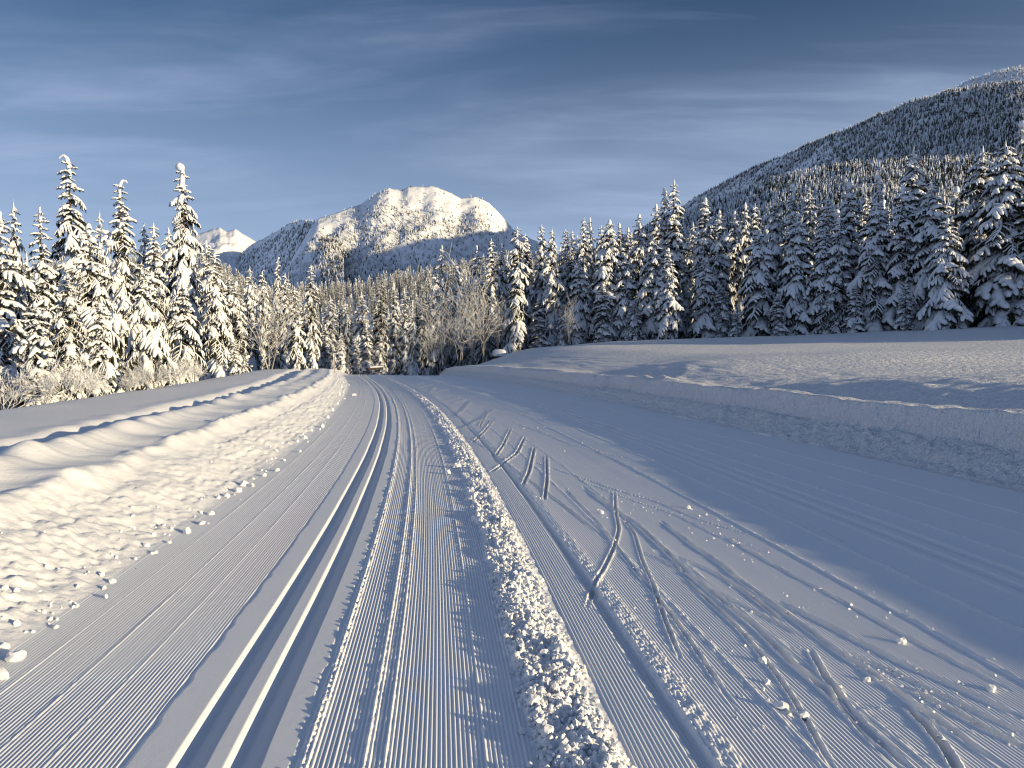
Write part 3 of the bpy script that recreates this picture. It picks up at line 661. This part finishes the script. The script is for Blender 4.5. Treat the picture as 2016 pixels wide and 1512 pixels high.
bushes = [(40, 23.0, 1.5, "bare arching bush coated in snow, lowest at the left border"), (120, 20.5, 1.1, "twiggy bush bending rightward over a mound of snow, left foreground"), (165, 21.5, .8, "small twiggy bush at the foot of the broad low conifer"),
          (5, 20.0, 1.2, "snow-coated bush cut off by the left border"), (340, 33, 1.0, "low frosted bush beneath the ball-capped conifer"), (385, 36, .9, "frosted bush right of the one beneath the ball-capped conifer"), (300, 30, .9, "frosted bush left of the one beneath the ball-capped conifer"), (250, 27, .7, "low frosted twigs under the hooked-tip conifer")]
for i, (px, d, s, lab) in enumerate(bushes):
    x = (px - 1008) / FPX * d; e = empty("bare_bush", (x, d, float(gz(x, d))), i * 1.9, label=lab, category="bush", group="bare snow-coated bushes on the left")
    s *= .6; e.scale = (s, s, s); a, b = BUSH[i % 2]; link("stems", a, e, kind='stuff'); link("snow_load", b, e, kind='stuff')
bare = [(907, 552, 96, .9, "tallest bare frosted tree left of the snow-topped boulder"), (953, 556, 94, .85, "bare frosted tree with crossing limbs nearest the snow-topped boulder"), (872, 600, 92, .9, "low wide frosted tree left of the tallest frosted one"),
        (930, 610, 90, .8, "small frosted tree between the two crossing-limbed ones"), (531, 592, 78, 1.0, "frosted bare tree in front of the conifers left of the trail's end"), (980, 600, 96, .6, "thin frosted sapling behind the snow-topped boulder"), (1120, 600, 100, .5, "thin frosted tree at the left end of the meadow's tree line"), (850, 640, 90, .6, "low frosted thicket tree right of the trail's end")]
for i, (px, ty, d, wf, lab) in enumerate(bare):
    x = (px - 1008) / FPX * d; zg = float(gz(x, d)); s = (z_at(ty, d) - zg) / 11.0
    e = empty("bare_tree", (x, d, zg), i * 2.1, label=lab, category="tree", group="bare frosted trees beyond the trail")
    e.scale = (s * wf, s * wf, s); s *= .75; a, b = BARE[i % 2]; link("branches", a, e, kind='stuff'); link("snow_load", b, e, kind='stuff')

# ------------------------------------------------------------------ mountains and hills
def mountain(name, prof, D0f, Dr, relief_amp, rscale, seed, na=260, nt=110, exps=1.0, zbase=None, mat=M_MTN, back=.35, extra=None):
    """prof: list of (a, skyline pixel row); Dr(a): distance of the ridge; the slope starts at D0f*Dr and falls again behind the ridge"""
    A = np.array([p[0] for p in prof]); Pp = np.array([p[1] for p in prof], float)
    a = np.linspace(A[0], A[-1], na); t = np.concatenate([np.linspace(0, 1, nt), 1 + np.linspace(.03, 1, 16) * back])
    AA, TT = np.meshgrid(a, t)
    D = Dr(AA) * (D0f + (1 - D0f) * TT)
    top = (700 - np.interp(AA, A, Pp)) / FPX * Dr(AA) + CAM_H
    zb = (zbase(AA) if zbase else 0 * AA)
    tt = np.clip(TT, 0, 1); Z = zb + (top - zb) * tt ** exps
    Z = np.where(TT > 1, top - (TT - 1) * (1 - D0f) * Dr(AA) * .55, Z)
    X = AA * D; Y = D
    rid = 1 - np.abs(fbm(X / rscale, Y / rscale, 5, seed)) * 2
    amp = relief_amp * (tt * (1 - tt) * 4 * .8 + .10 * (TT > .6))
    Z = Z + amp * (rid - .55) + relief_amp * .36 * fbm(X / rscale * 3.5, Y / rscale * 3.5, 5, seed + 3, .6) * (tt > .05) * (1 - .65 * ss(.82, 1.0, tt))
    if extra: Z = extra(AA, TT, Z)
    V = np.stack([X, Y, Z], -1).reshape(-1, 3); Q = quads(len(t), na)
    link(name, mesh_from(name, V, Q, mat), kind='structure')
    return a, t, X, Y, Z
def scatter(name, pts_, sc_, variants, seed, label=None):
    rg = np.random.default_rng(seed); me = bpy.data.meshes.new(name); me.vertices.add(len(pts_)); me.vertices.foreach_set("co", np.asarray(pts_, np.float32).ravel())
    for nm, arr, ty in (("sc", sc_, 'FLOAT'), ("rz", rg.uniform(0, 6.28, len(pts_)), 'FLOAT'), ("vid", rg.integers(0, len(variants), len(pts_)), 'INT')):
        at = me.attributes.new(nm, ty, 'POINT'); at.data.foreach_set("value", np.asarray(arr, np.float32 if ty == 'FLOAT' else np.int32))
    o = link(name, me, kind='stuff')
    if label: o['label'] = label
    g = bpy.data.node_groups.new(name, 'GeometryNodeTree'); g.interface.new_socket("Geometry", in_out='INPUT', socket_type='NodeSocketGeometry'); g.interface.new_socket("Geometry", in_out='OUTPUT', socket_type='NodeSocketGeometry')
    gi = g.nodes.new('NodeGroupInput'); go = g.nodes.new('NodeGroupOutput'); jn = g.nodes.new('GeometryNodeJoinGeometry')
    def named(nm, ty):
        n = g.nodes.new('GeometryNodeInputNamedAttribute'); n.data_type = ty; n.inputs['Name'].default_value = nm; return [s for s in n.outputs if s.enabled and s.name == 'Attribute'][0]
    cx = g.nodes.new('ShaderNodeCombineXYZ'); g.links.new(named('rz', 'FLOAT'), cx.inputs[2])
    for k, vo in enumerate(variants):
        oi = g.nodes.new('GeometryNodeObjectInfo'); oi.inputs['Object'].default_value = vo
        cmp_ = g.nodes.new('FunctionNodeCompare'); cmp_.data_type = 'INT'; cmp_.operation = 'EQUAL'
        ins = [s for s in cmp_.inputs if s.enabled]; g.links.new(named('vid', 'INT'), ins[0]); ins[1].default_value = k
        ip = g.nodes.new('GeometryNodeInstanceOnPoints'); g.links.new(gi.outputs[0], ip.inputs['Points']); g.links.new(oi.outputs['Geometry'], ip.inputs['Instance'])
        g.links.new(cmp_.outputs[0], ip.inputs['Selection']); g.links.new(cx.outputs[0], ip.inputs['Rotation']); g.links.new(named('sc', 'FLOAT'), ip.inputs['Scale'])
        g.links.new(ip.outputs[0], jn.inputs[0])
    g.links.new(jn.outputs[0], go.inputs[0]); md = o.modifiers.new("forest", 'NODES'); md.node_group = g
    return o
# stand-alone meshes that the forests repeat
def far_tree_mesh(i, layers=4, dark=False):
    rg = np.random.default_rng(800 + i); S, N = Buf(), Buf()
    for k in range(layers):
        z0 = .08 + .80 * k / layers; z1 = z0 + .95 / layers + .10; r = .17 * (1 - k / (layers + .4)) * rg.uniform(.85, 1.15)
        nn = 7; a = np.arange(nn) * 2 * np.pi / nn + rg.uniform(0, 6); off = rg.uniform(-.015, .015, 2)
        rr_ = r * rg.uniform(.6, 1.25, nn); ring = np.stack([np.cos(a) * rr_ + off[0], np.sin(a) * rr_ + off[1], z0 + rg.uniform(-.03, .03, nn)], 1)
        S.add(np.concatenate([ring, [[off[0], off[1], z1]]]), [(j, (j + 1) % nn, nn) for j in range(nn)])
        ring2 = ring * (1.04, 1.04, 1) - (0, 0, .035)
        if dark:
            V_, T_, n_ = S.V[-1], S.T[-1], nn; kf = rg.uniform(.45, .75); V_[:nn] = V_[nn] + (V_[:nn] - V_[nn]) * kf; V_[:nn, :2] += rg.uniform(-.012, .012, 2); V_[nn, 2] += .012; N.add(np.concatenate([ring2, [[0, 0, z1 - .05]]]), [(j, (j + 1) % nn, nn) for j in range(nn)])
        N.add(np.concatenate([ring2, [[0, 0, z0 + .02]]]), [((j + 1) % nn, j, nn) for j in range(nn)])
    sv, st = S.out(); nv, n_t = N.out()
    me = mesh_from("far_conifer", np.concatenate([sv, nv]), np.concatenate([st, n_t + len(sv)]), M_SNOW, False)
    me.materials.append(M_NEEDLE); mi = np.zeros(len(st) + len(n_t), np.int32); mi[len(st):] = 1; me.polygons.foreach_set("material_index", mi); return me
FARV = [bpy.data.objects.new("far_conifer", far_tree_mesh(i)) for i in range(4)]
FARD = [bpy.data.objects.new("far_conifer", far_tree_mesh(i + 20, 4, True)) for i in range(4)]
MIDV = [bpy.data.objects.new("mid_conifer", low_variant(i)) for i in range(5)]

def on_grid(res, n, seed, dens=None, tmin=.0, tmax=1.06):
    a, t, X, Y, Z = res; rg = np.random.default_rng(seed)
    ai = rg.uniform(0, len(a) - 1.001, n); tv = rg.uniform(tmin, tmax, n); ti = np.interp(tv, t, np.arange(len(t)));  ti = np.clip(ti, 0, len(t) - 1.001)
    i0, j0 = ti.astype(int), ai.astype(int); fi, fj = ti - i0, ai - j0
    g = lambda G: (G[i0, j0] * (1 - fi) * (1 - fj) + G[i0 + 1, j0] * fi * (1 - fj) + G[i0, j0 + 1] * (1 - fi) * fj + G[i0 + 1, j0 + 1] * fi * fj)
    p = np.stack([g(X), g(Y), g(Z)], 1); av = np.interp(ai, np.arange(len(a)), a)
    keep = np.ones(n, bool) if dens is None else rg.random(n) < dens(av, tv, p)
    return p[keep]
# central mountain
cm = mountain("snowy_mountain", [(-.315, 570), (-.295, 530), (-.275, 484), (-.262, 452), (-.252, 436), (-.237, 427), (-.222, 419), (-.209, 409), (-.196, 404), (-.176, 383), (-.161, 373), (-.145, 379), (-.135, 371), (-.115, 373), (-.097, 372), (-.080, 379), (-.067, 392), (-.047, 391), (-.030, 402), (-.015, 425), (.001, 452), (.013, 463), (.031, 476), (.06, 500), (.12, 530), (.2, 560)],
    .62, lambda a: 4000 + 1500 * np.clip(a + .1, 0, 1) - 2500 * np.clip(-.2 - a, 0, 1), 95, 400, 21, na=330, nt=110, exps=1.15)
pc = on_grid(cm, 40000, 1, lambda a, t, p: np.where(t > .88, .04 * (t < 1), np.clip(1.15 - t * .75 - .5 * np.abs(fbm(p[:, 0] / 160, p[:, 1] / 160, 3, 77)), 0.05, 1)))
scatter("mountain_forest", pc, np.random.default_rng(2).uniform(12, 21, len(pc)), FARV + FARD[:1], 3, "thin snowy forest covering the domed mountain")
# dark spur left of it and the far white peaks
spm = mountain("shaded_ridge", [(-.40, 560), (-.37, 520), (-.345, 490), (-.331, 476), (-.311, 459), (-.29, 441), (-.27, 435), (-.256, 440), (-.24, 455), (-.22, 480)],
    .55, lambda a: np.interp(a, [-.4, -.33, -.25, -.2], [7200, 6300, 4100, 3400]), 90, 500, 41, na=160, nt=90)
p2 = on_grid(spm, 14000, 5, lambda a, t, p: np.where(t > .93, .15, .9)); scatter("ridge_forest", p2, np.random.default_rng(6).uniform(14, 22, len(p2)), FARV[:2] + FARD[:3], 7, "bluish shaded forest on the spur left of the mountain")
mountain("far_peaks", [(-.47, 500), (-.43, 470), (-.41, 463), (-.398, 458), (-.381, 450), (-.372, 456), (-.362, 453), (-.352, 460), (-.342, 469), (-.332, 479), (-.31, 500), (-.27, 530)], .7, lambda a: 7000 + 0 * a, 150, 380, 51, na=140, nt=60)
# right-hand mountain: its ridge runs away from us, so the slope we see looks away from the sun
rm = mountain("forested_mountain", [(.15, 470), (.19, 430), (.217, 412), (.246, 386), (.297, 345), (.348, 314), (.415, 272), (.476, 237), (.514, 208), (.565, 190), (.62, 178), (.672, 172), (.75, 175), (.85, 210), (.95, 300)],
    .50, lambda a: np.interp(a, [.15, .22, .3, .42, .52, .67, .95], [4900, 4300, 3600, 2800, 2350, 1850, 1500]), 60, 330, 61, na=240, nt=100, exps=.9, zbase=lambda a: 60 + 0 * a)
p3 = on_grid(rm, 72000, 8, lambda a, t, p: np.clip(1.15 - 2.6 * np.clip(fbm(p[:, 1] / 130, t * 2.2, 3, 277) - .12, 0, 1), .25, 1)); scatter("slope_forest", p3, np.random.default_rng(9).uniform(9, 16, len(p3)), FARV[:2] + FARD, 10, "dense dark snowy forest on the right-hand mountain")
rm2 = mountain("upper_ridge", [(.50, 260), (.54, 205), (.57, 184), (.593, 166), (.629, 150), (.672, 140), (.75, 130), (.9, 130)], .72, lambda a: np.interp(a, [.5, .67, .9], [3500, 3000, 2700]), 40, 300, 71, na=140, nt=50, exps=1.0, zbase=lambda a: 450 + 0 * a)
p4 = on_grid(rm2, 5000, 11, tmin=.2); scatter("ridge_top_forest", p4, np.random.default_rng(12).uniform(11, 18, len(p4)), FARV, 13, "sunlit snowy trees along the uppermost ridge")
# lower forested bench in front of the right-hand mountain
bn = mountain("forested_bench", [(.05, 520), (.15, 470), (.22, 432), (.27, 398), (.32, 370), (.373, 348), (.45, 330), (.553, 322), (.63, 318), (.75, 316), (.9, 330)],
    .62, lambda a: np.interp(a, [.05, .3, .67, .9], [1500, 1350, 1050, 950]), 16, 200, 81, na=200, nt=90, exps=.9, zbase=lambda a: 25 + 0 * a)
p5 = on_grid(bn, 20000, 14, tmax=1.15); scatter("bench_forest", p5, np.random.default_rng(15).uniform(8, 14, len(p5)), FARD[:2] + FARV[:2], 16, "snowy forest strip on the low shoulder below the right-hand mountain")
# wood on the rising ground behind the photographed trees
r6 = np.random.default_rng(17); n6 = 5200
y6 = np.sqrt(r6.uniform(150 ** 2, 640 ** 2, n6)); a6 = r6.uniform(-.85, .85, n6); x6 = a6 * y6
ok = (y6 > 165 + 30 * np.abs(a6)); x6, y6 = x6[ok], y6[ok]
scatter("hillside_forest", np.stack([x6, y6, base_far(x6, y6) - .3], 1), r6.uniform(.75, 1.45, len(x6)), MIDV, 18, "snowy conifer forest on the rising ground beyond the trail")
# wood to the right of the view (its shade lies on the meadow's far side and the tree line)
n7 = 1100; w7 = 74 + 256 * r6.uniform(0, 1, n7) ** 1.5; p7 = r6.uniform(52, 125, n7); x7 = .6 * w7 + .8 * p7; y7 = .8 * w7 - .6 * p7
ok = x7 > .80 * np.maximum(y7, 1); x7, y7 = x7[ok], y7[ok]
scatter("meadow_side_forest", np.stack([x7, y7, gz(x7, y7) - .3], 1), r6.uniform(1.2, 1.85, len(x7)), MIDV, 19, "snowy conifer forest along the right side of the meadow")

# ------------------------------------------------------------------ small things
def chunk_mesh(seed):
    rg = np.random.default_rng(seed); V, T_ = ico(2); V = V * (1 + .45 * fbm(V[:, 0] * 1.5 + seed, V[:, 1] * 1.5 + V[:, 2] * 2, 2, seed))[:, None] * rg.uniform(.75, 1.2, 3)
    return mesh_from("snow_chunk", V, T_, M_CHUNK, False)
CH = [chunk_mesh(i) for i in range(5)]
chunks = []
for i, (px, py, s) in enumerate([(30, 1292, .050), (2, 1328, .045), (306, 1086, .026), (333, 1066, .026), (368, 1046, .036), (398, 1028, .036), (415, 1010, .034), (446, 976, .040), (470, 966, .05), (480, 954, .045), (497, 955, .036), (546, 925, .036), (560, 905, .03),
      (585, 870, .045), (600, 862, .05), (612, 848, .045), (634, 840, .075), (590, 888, .04), (520, 935, .035), (645, 822, .05), (655, 808, .06), (664, 796, .06), (668, 780, .07), (672, 766, .07), (697, 778, .085), (676, 756, .07)]):
    chunks.append(("chunks fallen along the foot of the left bank", "{} nearest chunk of snow at the foot of the left bank", *ground(px, py, .02), s, i))
for i, (px, py, s) in enumerate([(900, 918, .075), (882, 930, .04), (1050, 1385, .035), (1070, 1290, .03), (1010, 1160, .025), (1080, 1450, .035), (990, 1100, .025)]):
    chunks.append(("larger lumps on the crumbled windrow", "{} nearest larger lump on the crumbled snow windrow in mid trail", *ground(px, py, .03), s, i + 3))
for i, (px, py, s) in enumerate([(1538, 1390, .032), (1582, 1404, .026), (1775, 1248, .034), (1502, 1298, .022), (1950, 1336, .03), (1707, 1328, .02), (1355, 990, .035), (1185, 1008, .03), (1510, 1340, .016)]):
    chunks.append(("loose lumps on the groomed snow right of the windrow", "{} nearest loose lump on the ribbed snow right of the windrow", *ground(px, py, .01), s, i + 1))
cnt = {}
for grp, lab, x, y, s, i in sorted(chunks, key=lambda c: (c[0], c[3])):
    cnt[grp] = cnt.get(grp, 0) + 1; o = link("snow_chunk", CH[i % 5], label=lab.format(ordinal(cnt[grp])), category="snow chunk", group=grp)
    o.location = (x, y, float(gz(x, y)) + s * .28); o.scale = (s, s * .9, s * .8); o.rotation_euler = (i * .7, i * 1.3, i * 2.1)
def crumbs(name, us, ys, ss_, mat, label):
    B = Buf(); xs = Xc(ys) + us; zs = relief(us, ys); V0, T0 = ico(1); rg = np.random.default_rng(3)
    for x, y, z, s in zip(xs, ys, zs, ss_):
        B.add(np.array([x, y, z + s * .35]) + V0 * rg.uniform(.6, 1.25, (12 if len(V0) == 12 else len(V0), 1)) * s * rg.uniform(.7, 1.2, 3), T0)
    return link(name, mesh_from(name, *B.out(), mat, False), kind='stuff', label=label)
rg = np.random.default_rng(23)
n = 2600; ys = 1 / rg.uniform(1 / 30.0, 1 / 2.5, n); us = 1.30 + .36 * rg.beta(1.0, 1.5, n) - .05 * (rg.random(n) < .25) * rg.random(n); crumbs("snow_crumbs", us, ys, (.004 + .014 * rg.random(n) ** 2.2) * (1 + .03 * ys), M_BANK, "crumbled snow along the windrow in mid trail")
n = 200; ys = 1 / rg.uniform(1 / 60.0, 1 / 3.2, n); us = -1.38 - rg.exponential(.16, n) + .08 * rg.normal(size=n); crumbs("bank_crumbs", us, ys, (.006 + .021 * rg.random(n) ** 2) * (1 + .02 * ys), M_BANK, "fallen crumbs of snow along the foot of the left bank")
n = 220; ys = 1 / rg.uniform(1 / 40.0, 1 / 3.0, n); us = np.where(rg.random(n) < .25, 2.02 + .08 * rg.random(n), 2.1 + 1.9 * rg.random(n))
for px, py, m, sp_x in ((1455, 1065, 46, .16), (1470, 1098, 24, .14), (1190, 1008, 16, .08), (1290, 1000, 60, .35), (1750, 1310, 60, .10), (1800, 1345, 40, .12), (1060, 838, 30, .3), (1390, 1010, 16, .1), (1545, 1392, 14, .04), (1600, 1180, 26, .15)):
    m = m // 2; gx, gy = ground(px, py); yy_ = gy + rg.normal(0, sp_x * 1.3, m); us = np.concatenate([us, gx + rg.normal(0, sp_x, m) - Xc(yy_)]); ys = np.concatenate([ys, yy_])
n = len(ys); crumbs("trail_crumbs", us, ys, (.003 + .008 * rg.random(n) ** 2) * (1 + .03 * ys), M_BANK, "tiny crumbs of snow scattered over the groomed trail")

# marker pole at the crest, boulder and log under snow
px, d = 659, 58.0; x = (px - 1008) / FPX * d; zg = float(gz(x, d)); zt = z_at(697, d)
e = empty("marker_pole", (x, d, zg), label="thin upright pole in front of the dark trees at the trail crest", category="pole")
hp = zt - zg + .5
V, T_ = tube([(0, 0, -.4), (0, 0, hp * .5 - .25), (.01, 0, hp - .5)], [.045, .042, .04], 8); link("shaft", mesh_from("shaft", V, T_, M_POLE), e)
V, T_ = blob((.01, 0, hp - .47), (.055, .055, .06), 1); link("snow_cap", mesh_from("snow_cap", V, T_, M_SNOW), e)
px = 983; ds_ = np.linspace(25, 90, 200); d = float(ds_[np.argmax((gz((px - 1008) / FPX * ds_, ds_) - CAM_H) / ds_)]) + 1.0; x = (px - 1008) / FPX * d; zg = float(gz(x, d))
e = empty("snowy_boulder", (x, d, zg), label="rounded boulder fully capped with snow at the far left end of the meadow", category="boulder")
V, T_ = blob((0, 0, .1), (.74, .6, .45), 3, .08); link("rock", mesh_from("rock", V, T_, M_BARK), e)
V, T_ = ico(3); V = np.sign(V) * np.abs(V) ** np.array([.65, .65, .7]) * (.82, .66, .55); V[:, 2] = np.maximum(V[:, 2], -.3); V = V * (1 + .05 * fbm(V[:, 0] * 2, V[:, 1] * 2, 2, 8))[:, None] + (0, 0, .42); link("snow_cap", mesh_from("snow_cap", V, T_, M_SNOW), e)
px, d = 740, 74.0; x = (px - 1008) / FPX * d; zg = z_at(726, d)
e = empty("fallen_log", (x, d, zg), .1, label="snow-covered log lying under the trees just past the trail crest", category="log")
V, T_ = tube([(-.7, 0, 0), (0, .05, .04), (.7, 0, .10)], [.12, .11, .09], 7, 1, .1); link("wood", mesh_from("wood", V, T_, M_BARK), e)
V, T_ = tube([(-.55, 0, .13), (0, .05, .20), (.68, 0, .21)], [.09, .16, .10], 8, .7, .12); link("snow_cap", mesh_from("snow_cap", V, T_, M_SNOW), e)
